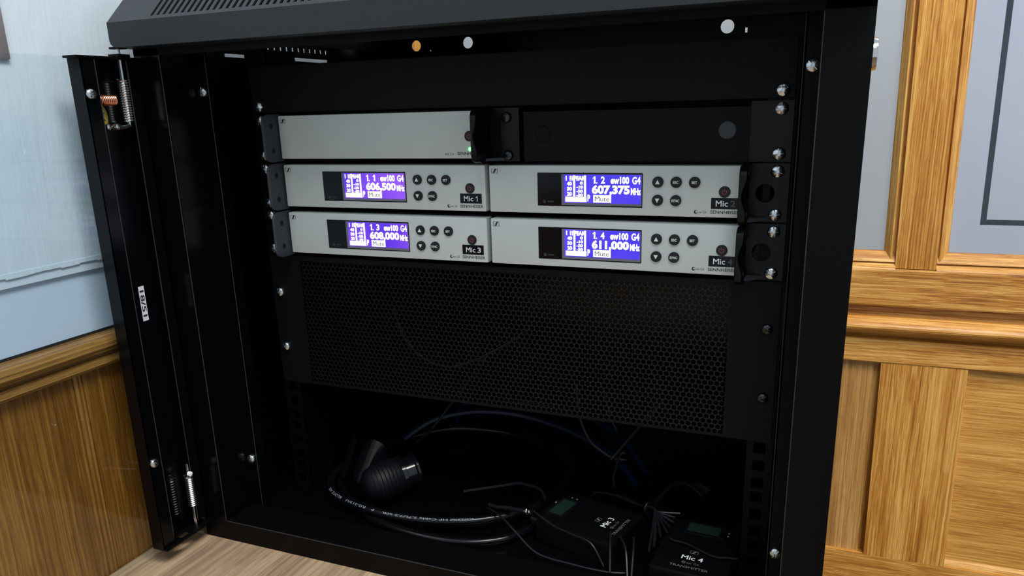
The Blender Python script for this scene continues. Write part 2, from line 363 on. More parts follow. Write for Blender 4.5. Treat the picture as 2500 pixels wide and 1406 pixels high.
for i in range(3):
    a, b = lst[i][1], lst[i+1][0]
    wbox(a-.4, b-7.5, 7.5, 28, -617, -333).obj('panel', 'wdull' if i == 0 else 'wpanel', wb)
    wbox(b-7.6, b, 16, 28, -617, -333).obj('panel_groove', 'wv', wb)
    if i: wprof([(8, -607), (7.4, -607), (3, -613), (2.4, -616.8), (8, -616.8)], a, b-8).obj('panel_bead', 'wh', wb)
for k, (a, b) in enumerate(((-531.8, 51.8), (124.2, 666.8), (739.2, 1282.8))):
    wd = struct(wbox(a, b, 12, 17, -187.4, 1000).obj('window_%d' % (k+1), 'frostb' if k == 1 else 'frost'))
    if k:                                                # clear line left in the frosting
        fr = MB(); f = lambda s_, z_: W(s_, 11.85, z_)
        x0, x1, z0 = a+30.2, b-30, -152.5
        fr.rect(f, x0, x0+6.2, z0, 960); fr.rect(f, x1-6.2, x1, z0, 960); fr.rect(f, x0+6.2, x1-6.2, z0, z0+6.4)
        fr.obj('clear_border', 'clear', wd, label='dark clear line bordering the frosted pane')

# ================================================================== BENCH
bn = thing('bench', 'pale wood-grained laminate bench carrying the black equipment rack', 'bench')
MB().box(-321, 283, -900, 330, BZ-28, BZ, 1).obj('bench_top', 'bench', bn)
for x in (-300, 245): MB().box(x, x+22, -860, 310, FZ+.3, BZ-28).obj('side_panel', 'bench', bn)

# ================================================================== EQUIPMENT RACK
rk = thing('equipment_rack', 'open black steel wall-style rack cabinet holding the silver receivers', 'rack')
YF, YB_ = -90, 308
LM = lambda y, z, n: (-285+n, y, z)
vents = [(81.1+10.1*i, 84.5+10.1*i, 64.2, 68.4, 0) for i in range(11)]
vents += [(17, 46, 54.2, 57.4, 0), (78, 186, 54.6, 58.2, 0), (-38.2, -34, -147, -140.8, 0), (-38.2, -34, -164.5, -158.2, 0)]
MB().box(283.5, 285, -50, YB_, BZ+2, 72).obj('side_panel', 'coat', rk)
def cell(x, z, r): return (x-r-2, x+r+2, z-r-2, z+r+2, r)
vents2 = [(y-1, y+1, -388, -384, 0) for y in (40, 126, 151, 173, 224)]
MB().panel(LM, -50, YB_, BZ+2, 72, 1.5, vents+vents2).obj('side_panel', 'gloss', rk)
bh = [cell(-233.2, 79.1-1, 6.6), cell(-160.6, 78, 6.8), cell(151.4, 77.7, 7.2), (170.2, 172.6, 70.4, 75.4, 0), (203.6, 206, 70.4, 75.4, 0), (-214, -212.6, 70.4, 72.4, 0)]
MB().panel(FRONT(YB_), -285, 285, BZ+2, 100, 1.5, bh).obj('back_panel', 'gloss', rk)
MB().box(-285, 285, -48, YB_, BZ+1, BZ+12).obj('bottom_panel', 'gloss', rk)
# lid: fascia, 44 degree slotted slope, flat top
lid = MB()
fo = [(-286, 74.8), (-286, 61), (-285.2, 58.2), (-282.6, 56), (-279, 55.4), (279, 55.4), (282.6, 56), (285.2, 58.2), (286, 61), (286, 74.8)]
lid.prism(fo, lambda a, b, h: (a, h, b), -112, -110.2)
for x in (-285.9, 284.1): lid.prism([(-110.3, 75.8), (-110.3, 60), (-109, 56.4), (-70, 56.4), (-70, 71.5), (310, 71.5), (310, 112), (-73, 112)], lambda a, b, h: (h, a, b), x, x+1.8)
slope = lambda u, v, n: (u, -112+v*.7193+n*.695, 74.6+v*.6947-n*.719)
nsl = 77
lid.panel(slope, -286, 286, 0, 54, 1.5, [(-241.2+6.3*i, -238.3+6.3*i, 4.2, 48, 0) for i in range(nsl)])
lid.box(-286, 286, -73.4, 310, 110.4, 112)
lid.box(-284, 284, -110, YF+2, 55.2, 56.6)
lid.obj('lid', 'lid', rk, label='charcoal lid with a sloped front of narrow vent slots')
# front frame
def post(sx):
    a, b = sorted((sx*258, sx*286)); f = MB().box(a, b, YF, YF+1.8, BZ+21, 56, .5)
    c = sorted((sx*258, sx*259.6)); f.box(c[0], c[1], YF+.4, -49, BZ+15, 56)
    c = sorted((sx*284.4, sx*286)); f.box(c[0], c[1], YF+.4, -40, BZ+2, 56)
    return f.obj('frame_post', 'coat' if sx > 0 else 'gloss', rk)
post(-1); post(1)
MB().box(-286, 286, YF, YF+1.8, 49.2, 56, .4).box(-284, 284, YF+1, -50, 54, 55.6).obj('frame_rail', 'coat', rk)
MB().box(-286, 286, YF, YF+1.8, BZ+.3, BZ+21, .6).box(-284, 284, YF+1, -51, BZ+18.5, BZ+20.3).box(-284, 284, -51.5, -49.5, BZ+2, BZ+15.5).obj('frame_rail', 'coat', rk)
for sx in (-1, 1):                                        # flanges behind the posts, held by zinc screws
    a, b = sorted((sx*246.6, sx*284)); fl = MB().panel(FRONT(-50), a, b, BZ+14, 56, 1.6, [])
    c = sorted((sx*246.6, sx*248.2)); fl.box(c[0], c[1], -50, -38, BZ+14, 56); fl.obj('mounting_flange', 'gloss' if sx < 0 else 'coat', rk)
    screw(rk, sx*252.8, -50, 20.6, SCREW); screw(rk, sx*252.8, -50, -336, SCREW)
    a, b = sorted((sx*222.5, sx*243)); cells = []          # 19 inch rails with square cage-nut holes
    z = 44.45-6.35
    while z > BZ+30:
        for dz in (0, -15.875, -31.75): cells.append((sx*232.55-4.75, sx*232.55+4.75, z+dz-4.75, z+dz+4.75, 0))
        z -= 44.45
    rl = MB().panel(FRONT(.2), a, b, BZ+13, 56, 2, [c for c in cells if c[2] > BZ+16])
    c = sorted((sx*222.5, sx*224)); rl.box(c[0], c[1], 1, 40, BZ+13, 56); rl.obj('rack_rail', 'coat', rk)
    for yy in (290,): MB().box(a, b, yy-2, yy, BZ+13, 60).obj('rack_rail', 'gloss', rk)
for sx in (-1, 1):                                        # bright reflection lines on the steel folds, painted as thin grey tubes
    MB().cyl((sx*246.8, -49.9, BZ+15), (sx*246.8, -49.9, 52), .42, 8).obj('fold_highlight', 'edge', rk, True)
    MB().cyl((sx*258.2, YF+.3, BZ+21), (sx*258.2, YF+.3, 49), .42, 8).obj('fold_highlight', 'edge', rk, True)
MB().cyl((-257, YF+.3, BZ+20.8), (257, YF+.3, BZ+20.8), .5, 8).obj('fold_highlight', 'edge', rk, True)
# chrome key lock on the right flank
lk = MB().lathe((285, 38, 29.5), (1, 0, 0), [(11.6, 0), (11.6, 5.6), (11, 7.6), (9.2, 8.2), (9.2, 7.4)], 28); lk.obj('side_lock', 'chrome', rk, True, label='round chrome key lock on the right flank')
MB().box(292.1, 292.6, 37.2, 38.8, 25, 34).obj('key_slot', 'dark', rk)
# hinge pin brackets above and below the door
MB().box(-289, -279, -111, -102, 54.6, 56.2).obj('hinge_bracket', 'coat', rk)
# ---- glass door, swung open 90 degrees to the left
dr = MB()
dz0, dz1 = -390, 46.5
for (a, b, c, d) in ((-293, -291.6, -148, -92), (-293, -280, -148.6, -147), (-293, -280, -93.2, -91.6), (-281.4, -280, -148, -134.8), (-281.4, -280, -104, -92)):
    z0 = dz0 if d < -130 or a < -292 and b < -291 else dz0+8
    dr.box(a, b, c, d, z0, dz1)
door = dr.obj('glass_door', 'gloss', rk, label='open glass door with a black channel hinge stile')
MB().box(-293.5, -279, -152, -91, 46.2, 48.2, .5).box(-290, -279, -112, -100, 48, 50.6).obj('end_cap', 'coat', door)
foot = [(-148.5, -291), (-148.5, -279.5), (-134, -277), (-118, -274.5), (-104, -272), (-96, -276), (-93, -283), (-93, -291)]
ft = MB(); ft.panel(lambda y, x, n: (x, y, -388.5-n), -148, -92, -292, -276, 1.8, [(-127, -115, -286.5, -279.5, 0), (-139, -136, -286, -282, 0)]); ft.obj('end_cap', 'coat', door)
MB().box(-290.5, -286.5, -632, -147, dz0+1, 47.4, .4).obj('glass_pane', 'glass', door)
for y in (-134.9, -103.9): MB().cyl((-280, y, dz0+8), (-280, y, 45.5), .36, 8).obj('fold_highlight', 'edge', door, True)
for z in (19, -302): screw(door, -280, -143.6, z, SCREWD, face='side')
# hinge pins, coil springs, copper spring, elbow
pin = MB().tube(smoothpath([(-284.5, -106.5, 55.5), (-284.5, -106.5, 30), (-284.5, -106.5, -3), (-284, -108.5, -6.5), (-283.5, -114, -7.5), (-283.5, -124, -7.5)], 6), 1.7, 8)
pin.obj('hinge_pin', 'zinc', door, True)
def coil(name, p0, p1, r, wr, turns, material):
    p0, p1 = Vector(p0), Vector(p1); ax = (p1-p0); u = ax.normalized().orthogonal(); v = ax.normalized().cross(u)
    pts = [p0+ax*(i/(turns*10))+(u*math.cos(2*PI*i/10)+v*math.sin(2*PI*i/10))*r for i in range(turns*10+1)]
    return MB().tube(pts, wr, 5).obj(name, material, door, True)
coil('coil_spring', (-284.5, -106.5, 31), (-284.5, -106.5, -3), 2.7, .75, 17, 'zinc')
coil('copper_spring', (-285, -132.5, 14.2), (-285, -116.5, 14.2), 2.6, .6, 9, 'copper')
for y in (-129.5, -121): MB().lathe((-285.6, y, -7), (1, 0, 0), [(.6, 0), (2.6, .4), (3.1, 2.4), (2.4, 4.6), (.6, 5.6)], 14).obj('rivet', 'zinc', door, True)
pin2 = MB().tube([(-284, -103.5, -322), (-284, -103.5, -350), (-284, -103.5, -395)], 1.6, 8); pin2.obj('hinge_pin', 'zinc', door, True)
MB().lathe((-281.5, -105.5, -331), (1, 0, 0), [(.5, 0), (2.4, .5), (2.4, 3), (.5, 3.5)], 14).obj('rivet', 'white', door, True)
coil('coil_spring', (-284, -103.5, -334), (-284, -103.5, -366), 2.7, .75, 16, 'zinc'); coil('coil_spring', (-287, -122, -327), (-287, -122, -366), 2.6, .8, 15, 'darkzinc')
ov = [(-126.6+5.6*math.cos(2*PI*k/24), 1+9.8*math.sin(2*PI*k/24)) for k in range(24)]
stk = MB().poly(lambda y, z: (-291.3, y, z), ov).obj('sticker', 'yellow', door, label='yellow oval sticker')
mk = MB(); dsf = lambda y, z: (-291.2, y, z)
ring = [[(-291.2, -126.6+a*math.cos(2*PI*k/24), 1+b*math.sin(2*PI*k/24)) for k in range(24)] for a, b in ((4.9, 8.8), (4.5, 8.2))]
mk.rings(ring, True, False, False); mk.poly(dsf, [(-129.6, 3.4), (-128.8, 4.2), (-123.6, -1.4), (-124.4, -2.2)]); mk.poly(dsf, [(-124.6, 5.0), (-123.8, 4.4), (-128.6, -3.2), (-129.4, -2.6)])
mk.obj('sticker_print', 'dark', door)
LF = lambda y, z: (-291.2, y, z)
MB().rect(LF, -119.4, -113.2, -175.8, -144.2).obj('number_label', 'lilac', door, label='lilac white 18/51 label')
# reads downwards: the line runs along -z, the tops of the figures point to +y
MB().text('18/51', lambda u, v: (-291.05, -118.6+v, -147.9-u), 0, 24, 0, 4.5, .02).obj('number_print', 'dark', door)

# ================================================================== RACKED GEAR
UT = {'A': 0.0, 'B': -44.45, 'C': -88.9}
LOGO = [(.14, .10), (.46, .10), (.60, .30), (.70, .62), (.80, .84), (.90, .92), (.56, .92), (.43, .72), (.34, .40), (.24, .16)]
def add_logo(mb, f, u0, v0, s_, sy=None):
    sy = sy or s_
    for a, b, c, d in ((0, 1, 0, .06), (0, 1, .94, 1), (0, .06, .06, .94), (.94, 1, .06, .94)): mb.rect(f, u0+a*s_, u0+b*s_, v0+c*sy, v0+d*sy)
    mb.poly(f, [(u0+x*s_, v0+y*sy) for x, y in LOGO])
def handle(parent, x_in, side, top):
    """side -1: left ear, +1: right ear; a rounded plate with a finger scoop in its outer flank"""
    rr = []; zt, zb = top-.6, top-43.4; N = 30
    for i in range(N+1):
        t = i/N; z = zt+(zb-zt)*t; dd = min(z-zb, zt-z); r = 7.5
        yf = (-26.5 if side < 0 else -32)+(r-math.sqrt(max(0, r*r-(r-dd)**2)) if dd < r else 0)
        k = abs(t-.5)/.33; th = 2.8 if side < 0 else 6.0-(3.2*(math.cos(PI*min(1, k))+1)/2)
        xo = x_in+side*th
        rr.append([(x_in, -1, z), (x_in, yf+.6, z), (x_in+side*.6, yf, z), (xo-side*.8, yf, z), (xo, yf+1.2, z), (xo, -1, z)])
    h = MB().rings(rr).obj('handle', 'handle' if side < 0 else 'plastic', parent, True)  # left handles paler: side light on their inner faces is in the colour
    for z in (top-11.2, top-33.2):
        MB().lathe((x_in-side*.12, -15.4, z), (side, 0, 0), [(2.5, 0), (2.5, .1)], 16).obj('hole', 'gloss', h)
    return h
def ear(parent, x0, x1, top, holex=None):
    a, b = min(x0, x1), max(x0, x1)
    cells = [cell(holex, top-22.3, 6.9)] if holex else []
    MB().panel(FRONT(-2.2), a, b, top-43.6, top-.6, 2.2, cells).obj('ear', 'plastic', parent)
def gusset(parent, x_in, side, top):
    MB().prism([(0, 0), (13, 0), (0, -14)], lambda a, b, h: (x_in+side*(6+a), -2+b, h), top-42.6, top-40.4).obj('gusset', 'handle', parent)
def faceplate(parent, x0, top, wdt=208.2):
    MB().box(x0, x0+wdt, -6, 6, top-41.0, top-2.0, 1.3).obj('front_panel', 'silver', parent, True)
    MB().box(x0+1, x0+wdt-1, 6.2, 190, top-42.4, top-1.0).obj('chassis', 'chassis', parent)
def power(parent, cx_, cz):
    b = MB().lathe((cx_, -5.6, cz), (0, -1, 0), [(4.3, 0), (4.3, 1.0), (3.9, 1.6), (.5, 1.75)], 28).obj('power_button', 'button', parent, True)
    f = FRONT(-7.5); s_ = MB(); n = 22
    arc = [math.radians(125+290*k/n) for k in range(n+1)]
    for a0, a1 in zip(arc[:-1], arc[1:]): s_.poly(f, [(cx_+1.95*math.cos(a0), cz+1.95*math.sin(a0)), (cx_+1.4*math.cos(a0), cz+1.4*math.sin(a0)), (cx_+1.4*math.cos(a1), cz+1.4*math.sin(a1)), (cx_+1.95*math.cos(a1), cz+1.95*math.sin(a1))])
    s_.rect(f, cx_-.28, cx_+.28, cz+.2, cz+2.5); s_.obj('power_symbol', 'red', b, fix=False)
def brand(parent, x0, top, model):
    f = FRONT(-6.12); s_ = MB()
    s_.text('SENNHEISER', f, x0+183.7, x0+205.6, top-38.0, top-35.5, .012)
    lg = MB(); add_logo(lg, f, x0+2.4, top-8.7, 5.6, 3.9); lg.obj('maker_mark', 'dark', parent, fix=False)
    mm_ = MB()
    if model:
        n = 18
        for k in range(n):                                # half-moon mark in front of the series name
            a0, a1 = 2*PI*k/n, 2*PI*(k+1)/n; c0 = (x0+172.8, top-36.9)
            i0 = lambda a: (c0[0]+.45+.85*math.cos(a), c0[1]+.2+.85*math.sin(a))
            mm_.poly(f, [(c0[0]+1.45*math.cos(a0), c0[1]+1.45*math.sin(a0)), i0(a0), i0(a1), (c0[0]+1.45*math.cos(a1), c0[1]+1.45*math.sin(a1))])
    s_.obj('brand_print', 'dark', parent, fix=False)
    if model: mm_.obj('series_mark', 'dark', parent, fix=False)
    g = MB()
    if model: g.text('ew G4', f, x0+174.8, x0+180.8, top-37.8, top-35.9)
    else: g.text('ASA 214', f, x0+171.6, x0+180.2, top-38.2, top-36.2)
    g.obj('model_print', 'greyprint', parent, fix=False)

def receiver(row, side, num, freq, label):
    top = UT[row]; x0 = -209.6 if side < 0 else 2.2
    t = thing('wireless_receiver', label, 'receiver', 'silver half-width receivers with lit displays')
    faceplate(t, x0, top)
    # display window, screen, readout
    dw = MB().box(x0+43.6, x0+131.2, -6.5, -4, top-34.7, top-7.8, .35).obj('display', 'window', t)
    lx, lz = x0+66.6, top-9.2                              # screen's upper left corner, 64 x 22.6
    MB().box(lx-2.2, lx+64.0, -6.62, -6.3, lz-24.6, lz+.3, .1).obj('screen_bezel', 'bezel', dw)
    MB().box(lx, lx+63.6, -6.75, -6.5, lz-22.6, lz, .1).obj('screen', 'lcdv' if side < 0 else 'lcd', dw)
    f = FRONT(-6.86); s_ = MB(); B = .035
    def T(txt, u0, u1, v0, v1, b=B): s_.text(txt, f, lx+u0, lx+u1, lz-v1, lz-v0, b)
    s_.one(f, lx+24.2, lx+26.6, lz-7.0, lz-1.3, .6); s_.rect(f, lx+27.1, lx+28.1, lz-7.0, lz-6.0); s_.one(f, lx+31.2, lx+33.8, lz-7.0, lz-1.3, .6) if num == '1' else T(num, 31.0, 34.4, 1.3, 7.0); T('ew100', 39.0, 54.0, 1.4, 7.2, .05); T('G4', 56.4, 63.0, 1.4, 7.3)
    T(freq, 23.6, 54.6, 8.0, 16.4, .055); T('MHz', 55.4, 63.4, 10.2, 15.6, .05)
    T('I II', 1.6, 7.6, 1.0, 4.8, .03); T('PEAK', 8.6, 18.4, 1.0, 4.8, .06)
    s_.rect(f, lx+7.9, lx+9.7, lz-18, lz-.6); s_.rect(f, lx+17.0, lx+18.8, lz-18, lz-.6)
    for k, tx in enumerate(('40', '30', '20')): T(tx, 2.6, 6.9, 5.6+4.1*k, 8.8+4.1*k, .06)
    for k, tx in enumerate(('0', '-10', '-20', '-30')): T(tx, 13.6 if k == 0 else 10.6, 16.2, 5.4+3.2*k, 8.0+3.2*k, .06)
    s_.rect(f, lx+1.2, lx+19.2, lz-21.8, lz-17.6); T('P', 19.9, 22.2, 15.8, 21.2, .05)
    s_.rect(f, lx+24.8, lx+39.6, lz-22.0, lz-16.0)
    s_.obj('readout', 'lcdtext', dw, fix=False)
    MB().text('Mute', FRONT(-6.95), lx+26.2, lx+38, lz-21, lz-17.2).obj('mute_print', 'greyprint', dw, fix=False)
    sy = MB(); fw = FRONT(-6.62); sy.text('SYNC', fw, x0+52.4, x0+57.6, top-31.9, top-30.5)
    c0 = (x0+49.6, top-31.2)
    for k in range(20):
        a0, a1 = 2*PI*k/20, 2*PI*(k+1)/20
        sy.poly(fw, [(c0[0]+r*math.cos(a), c0[1]+r*math.sin(a)) for r, a in ((1.25, a0), (1.0, a0), (1.0, a1), (1.25, a1))])
    sy.rect(fw, c0[0]-.25, c0[0]+.25, c0[1]-.6, c0[1]+.6); sy.obj('sync_print', 'greyprint', dw, fix=False)
    for bx, bz, tx in ((143.2, -14.5, 'up'), (157.3, -14.5, 'ESC'), (171.3, -14.5, 'SET'), (143.2, -28.5, 'down'), (157.3, -28.5, 'SYNC')):
        cx_, cz = x0+bx, top+bz
        b = MB().lathe((cx_, -5.6, cz), (0, -1, 0), [(4.25, 0), (4.25, 2.0), (3.9, 2.5), (.5, 2.7)], 28).obj('button', 'button', t, True)
        f2 = FRONT(-8.42); q = MB()
        if tx == 'up': q.poly(f2, [(cx_-1.75, cz-1.5), (cx_+1.75, cz-1.5), (cx_, cz+1.8)])
        elif tx == 'down': q.poly(f2, [(cx_-1.75, cz+1.5), (cx_+1.75, cz+1.5), (cx_, cz-1.8)])
        else:
            hw = 2.1 if len(tx) == 3 else 3.05
            q.text(tx, f2, cx_-hw, cx_+hw, cz-1.05, cz+1.05, .03)
        q.obj('button_symbol', 'white', b, fix=False)
    power(t, x0+193.7, top-21.4)
    lb = MB().box(x0+184.1, x0+204.4, -6.4, -5.9, top-34.2, top-25.9).obj('name_label', 'window', t)
    nf = FRONT(-6.52); MB().text('Mic', nf, x0+187.6, x0+196.6, top-32.4, top-27.9, .012).obj('name_print', 'white', lb, fix=False)
    (MB().one(nf, x0+198.8, x0+200.6, top-32.4, top-27.9, .38) if num == '1' else MB().text(num, nf, x0+198.6, x0+201.9, top-32.4, top-27.9, .01)).obj('name_print', 'white' if side < 0 else 'greyprint', lb, fix=False)
    brand(t, x0, top, True)
    if side < 0:
        handle(t, -211.0, -1, top); ear(t, -241, -215, top); zs = (top-6.35, top-38.1); xs = -232.55
    else:
        handle(t, 208.6, 1, top); ear(t, 213, 241, top, 224.5); gusset(t, 208.6, 1, top); zs = (top-6.35, top-38.1); xs = 232.55
    for z in zs: screw(t, xs, -2.2, z)
    return t
receiver('B', -1, '1', '606,500', 'silver wireless receiver labelled Mic 1, showing 606,500, left of the upper lit pair')
receiver('B', 1, '2', '607,375', 'silver wireless receiver labelled Mic 2, showing 607,375, right of the upper lit pair')
receiver('C', -1, '3', '608,000', 'silver wireless receiver labelled Mic 3, showing 608,000, left above the perforated panel')
receiver('C', 1, '4', '611,000', 'silver wireless receiver labelled Mic 4, showing 611,000, right above the perforated panel')

sp = thing('antenna_splitter', 'plain silver half-width unit with a green lamp, above the Mic 1 receiver', 'splitter')
faceplate(sp, -210.2, 0, 208.6); power(sp, -14.6, -22.6); brand(sp, -210.0, 0, False)
MB().lathe((-14.2, -5.8, -33.2), (0, -1, 0), [(1.7, 0), (1.6, .5), (1.0, 1.0), (.1, 1.2)], 16).obj('power_lamp', 'led', sp, True, label='lit green lamp')
handle(sp, -211.2, -1, 0); ear(sp, -241, -215, 0)
handle(sp, -1.6, 1, 0); ear(sp, 3, 29, 0); gusset(sp, -1.6, 1, 0)
for z in (-6.35, -38.1): screw(sp, -232.55, -2.2, z)
for x, z in ((18.1, -8.0), (19, -38.6)): screw(sp, x, -2.2, z, SCREWB)
MB().prism([(0, 0), (5, 0), (0, -16)], lambda a, b, h: (8+a, -2+b*.4, h), -36, -8).obj('rib', 'plastic', sp)

ad = thing('blanking_bracket', 'black one-unit blanking bracket with two round plugs, right of the plain silver unit', 'panel')
MB().panel(FRONT(-2), 31.6, 211.5, -43.6, -3.0, 2, [cell(49.5, -21.8, 6.6), cell(195.2, -20.9, 6.6)]).box(31.6, 33, -2, 30, -43.6, -3).box(31.6, 211, -2.0, 40, -4.2, -3.0).obj('plate', 'panel', ad)
MB().box(211.6, 241, -2.4, 0, -43.8, -.8).obj('ear', 'plastic', ad)
for x, z in ((49.5, -21.8), (195.2, -20.9)): MB().lathe((x, -.6, z), (0, -1, 0), [(6.55, 0), (6.5, 1.3), (6.1, 1.7), (.5, 1.75)], 30).obj('hole_plug', 'panel' if x < 100 else 'handle', ad, True)
for z in (-6.35, -38.1): screw(ad, 232.55, -2.4, z)

bl = thing('blank_panel', 'plain black one-unit blank panel across the top of the rack', 'panel')
MB().box(-241, 241, -2, -.2, .9, 42.4, .4).box(-222, 222, -.4, 10, .9, 2.2).box(-222, 222, -.4, 10, 41, 42.3).obj('plate', 'panel', bl)
for sx in (-1, 1): screw(bl, sx*232.55, -2, 6.35)

# perforated vent panel: staggered round holes, each with its own web and depth
vp = thing('vent_panel', 'black perforated three-unit vent panel below the lit receivers', 'panel')
vt, vb = -134.0, -266.5; pit = 4.85; rowh = pit*math.sqrt(3)/2; rh = 2.1
mesh_mb = MB(); hx0, hz0 = -203.6, -141.2; ncol, nrow = 84, 30
V, Fc = mesh_mb.v, mesh_mb.f; hexr = pit/math.sqrt(3); NS = 12
o_dir = []
for k in range(NS):
    a = PI/2+2*PI*k/NS; o_dir.append((math.cos(a)*(hexr if k % 2 == 0 else pit/2), math.sin(a)*(hexr if k % 2 == 0 else pit/2), math.cos(a)*rh, math.sin(a)*rh))
for r in range(nrow):
    for c in range(ncol):
        x = hx0+c*pit+(pit/2 if r % 2 else 0); z = hz0-r*rowh*.995; i = len(V)
        for ox, oz, ix, iz in o_dir: V.append((x+ox, -2, z+oz)); V.append((x+ix, -2, z+iz)); V.append((x+ix*.97, -.8, z+iz*.97))
        for k in range(NS):
            a, b = i+3*k, i+3*((k+1) % NS); Fc.append((a, b, b+1, a+1)); Fc.append((a+1, b+1, b+2, a+2))
xr = hx0+(ncol-1)*pit+pit/2+pit/2-.2; zb_ = hz0-(nrow-1)*rowh*.995-pit/2+.2
mesh_mb.obj('perforated_sheet', 'mesh', vp, fix=False)
MB().panel(FRONT(-1.9), -241, 241, vb, vt, 1.4, [(hx0-pit/2+.3, xr-.3, zb_+.1, hz0+pit/2-.1, 0)]).box(-222, 222, -1.6, 12, vt-1.4, vt).box(-222, 222, -1.6, 12, vb, vb+1.4).obj('border_frame', 'panel', vp)
for z in (-171.45, -228.6): screw(vp, -232.55, -2, z, SCREW); screw(vp, 232.55, -2, z, SCREWB)

# ================================================================== LOOSE GEAR ON THE RACK FLOOR (z = -395)
RZ = -395
coax = smoothpath([(-210, 66, RZ+12), (-212, 32, RZ+13), (-200, 4, RZ+13), (-176, -17, RZ+13), (-130, -30, RZ+13), (-84, -31, RZ+13), (-37, -20, RZ+13), (0, 3, RZ+13), (24, 36, RZ+12), (32, 90, RZ+10), (20, 145, RZ+10), (-30, 180, RZ+10), (-87, 190, RZ+12), (-150, 170, RZ+14), (-196, 120, RZ+9),
                   (-211, 70, RZ+5.4), (-203, 26, RZ+5.4), (-170, -6, RZ+5.4), (-130, -30, RZ+5.4), (-80, -43, RZ+5.4), (-29, -42, RZ+5.4), (12, -22, RZ+5.4), (30, 16, RZ+5.4), (32, 75, RZ+5.4), (20, 150, RZ+5.4), (-20, 200, RZ+5), (-90, 206, RZ+5), (-170, 180, RZ+5)], 8)
cx1 = MB().tube(coax, 4.4, 12).obj('coaxial_cable', 'rubber', None, True)
tag(cx1, 'thick black printed coaxial cable coiled on the rack floor', 'cable')
run = coax[16:62]; ln = [0]
for a, b in zip(run[:-1], run[1:]): ln.append(ln[-1]+(b-a).length)
def on_cable(u, v, n=0):                                   # u along the cable from its right end, v across
    s_ = max(0, min(ln[-1]-.01, ln[-1]-u)); k = max(i for i in range(len(ln)) if ln[i] <= s_); k = min(k, len(run)-2)
    t = (s_-ln[k])/(ln[k+1]-ln[k]); p = run[k].lerp(run[k+1], t); tg = (run[k+1]-run[k]).normalized()
    nx = Vector((tg.y, -tg.x, 0)); ang = math.radians(52)-v/4.5
    return p+(nx*math.cos(ang)+Vector((0, 0, 1))*math.sin(ang))*4.55
pr = MB(); L_ = ln[-1]
pr.text('KLOTZ AIS', on_cable, L_-42, L_-16, -1.4, 1.4, .01); pr.text('P    RG-213/U', on_cable, L_-88, L_-50, -1.2, 1.2, .01)
pr.text('Coaxial HF Cable 2,7L/7,2 50R', on_cable, L_-190, L_-98, -1.2, 1.2, .01)
pr.obj('cable_print', 'cableprint', cx1, fix=False)
def cable(pts, r, material, label, name='cable', cat='cable', group=None, closed=False, k=8):
    o = MB().tube(smoothpath(pts, k, closed), r, 7, closed).obj(name, material, None, True); tag(o, label, cat, group); return o
cable([(-175, 118, RZ+20), (-150, 140, -358), (-121, 160, -352), (-87, 172, -350), (-40, 180, -354), (20, 170, -362), (70, 150, -374), (105, 120, RZ+6)], 3.6, 'blue', 'dark blue cable bowing up behind the microphone', 'blue_cable')
cable([(-140, 185, RZ+14), (-129, 190, -352), (-79, 200, -346), (-10, 205, -348), (60, 190, -362), (110, 150, RZ+6)], 3.2, 'blue', 'dark blue cable looping furthest back on the rack floor', 'blue_cable')
cable([(-31, 40, -237), (-36, 46, -242), (-50, 60, -258), (-70, 64, -283), (-88, 66, -306), (-109, 64, -333), (-130, 70, -352)], 1.6, 'wire', 'thin grey wire slanting down from behind the vent panel towards the microphone', 'wire', 'wire')
cable([(-129, 40, -191), (-119, 40, -220), (-100, 40, -240), (-72, 40, -248), (-45, 46, -241), (-31, 52, -234), (0, 66, -215), (20, 90, -190)], 1.6, 'wire', 'grey wire hanging in a bow behind the holes of the vent panel', 'wire', 'wire')
cable([(54, 70, -262), (56, 70, -285), (59, 70, -302), (68, 70, -321), (81, 70, -331), (92, 70, -336), (104, 74, -338)], 1.7, 'wire', 'grey wire dropping left of a V below the vent panel', 'wire', 'wire')
cable([(140, 70, -268), (129, 70, -284), (117, 70, -300), (103, 70, -320), (95, 68, -331), (91, 66, -336)], 1.8, 'wire', 'grey wire dropping right of a V below the vent panel', 'wire', 'wire')
cable([(86, 30, -235), (93, 40, -265), (97, 40, -281), (103, 40, -292), (106, 52, -306)], 1.0, 'wire', 'short thin wire end poking below the vent panel between the V wires', 'wire', 'wire')
cable([(106, 60, -324), (102, 60, -326), (97, 60, -342), (95, 60, -354), (96, 60, -361)], 1.2, 'wire', 'thin glinting wire falling from the V of wires towards the tied bundle', 'wire', 'wire')

# handheld microphone: mesh head, printed ring, flat-ended body
mic = thing('handheld_microphone', 'black handheld microphone lying on the cables with its mesh head to the left', 'microphone')
a0, a1 = Vector((-151, -10, RZ+22.5)), Vector((-107, 44, RZ+31)); ax = (a1-a0)
h = MB().lathe(a0, ax, [(.5, 0), (10, 1.6), (16.5, 7), (20, 16), (21, 24), (20.2, 34), (18.6, 41)], 36); h.obj('grille', 'foam', mic, True)
for zc, rad in ((6, 15.5), (10, 17.7), (14, 19.3), (18, 20.3), (22, 20.8), (26, 20.8), (30, 20.5), (34, 20.1), (38, 19.2)):
    MB().lathe(a0+ax.normalized()*zc, ax, [(rad, 0), (rad+.45, .6), (rad, 1.2)], 36, False, False).obj('grille_rib', 'foam', mic, True)
MB().lathe(a0+ax.normalized()*41, ax, [(18.8, 0), (19.6, .7), (19.6, 4.6), (18.6, 5.2)], 36).obj('collar_ring', 'clip', mic, True)
MB().lathe(a0+ax.normalized()*46.2, ax, [(16.2, 0), (16.6, 10), (18.4, 11.6), (18.4, 13.6), (16.6, 14.4), (15.6, 14.4), (15.2, 15.6), (13.8, 15.6)], 36).obj('body', 'clip', mic, True)
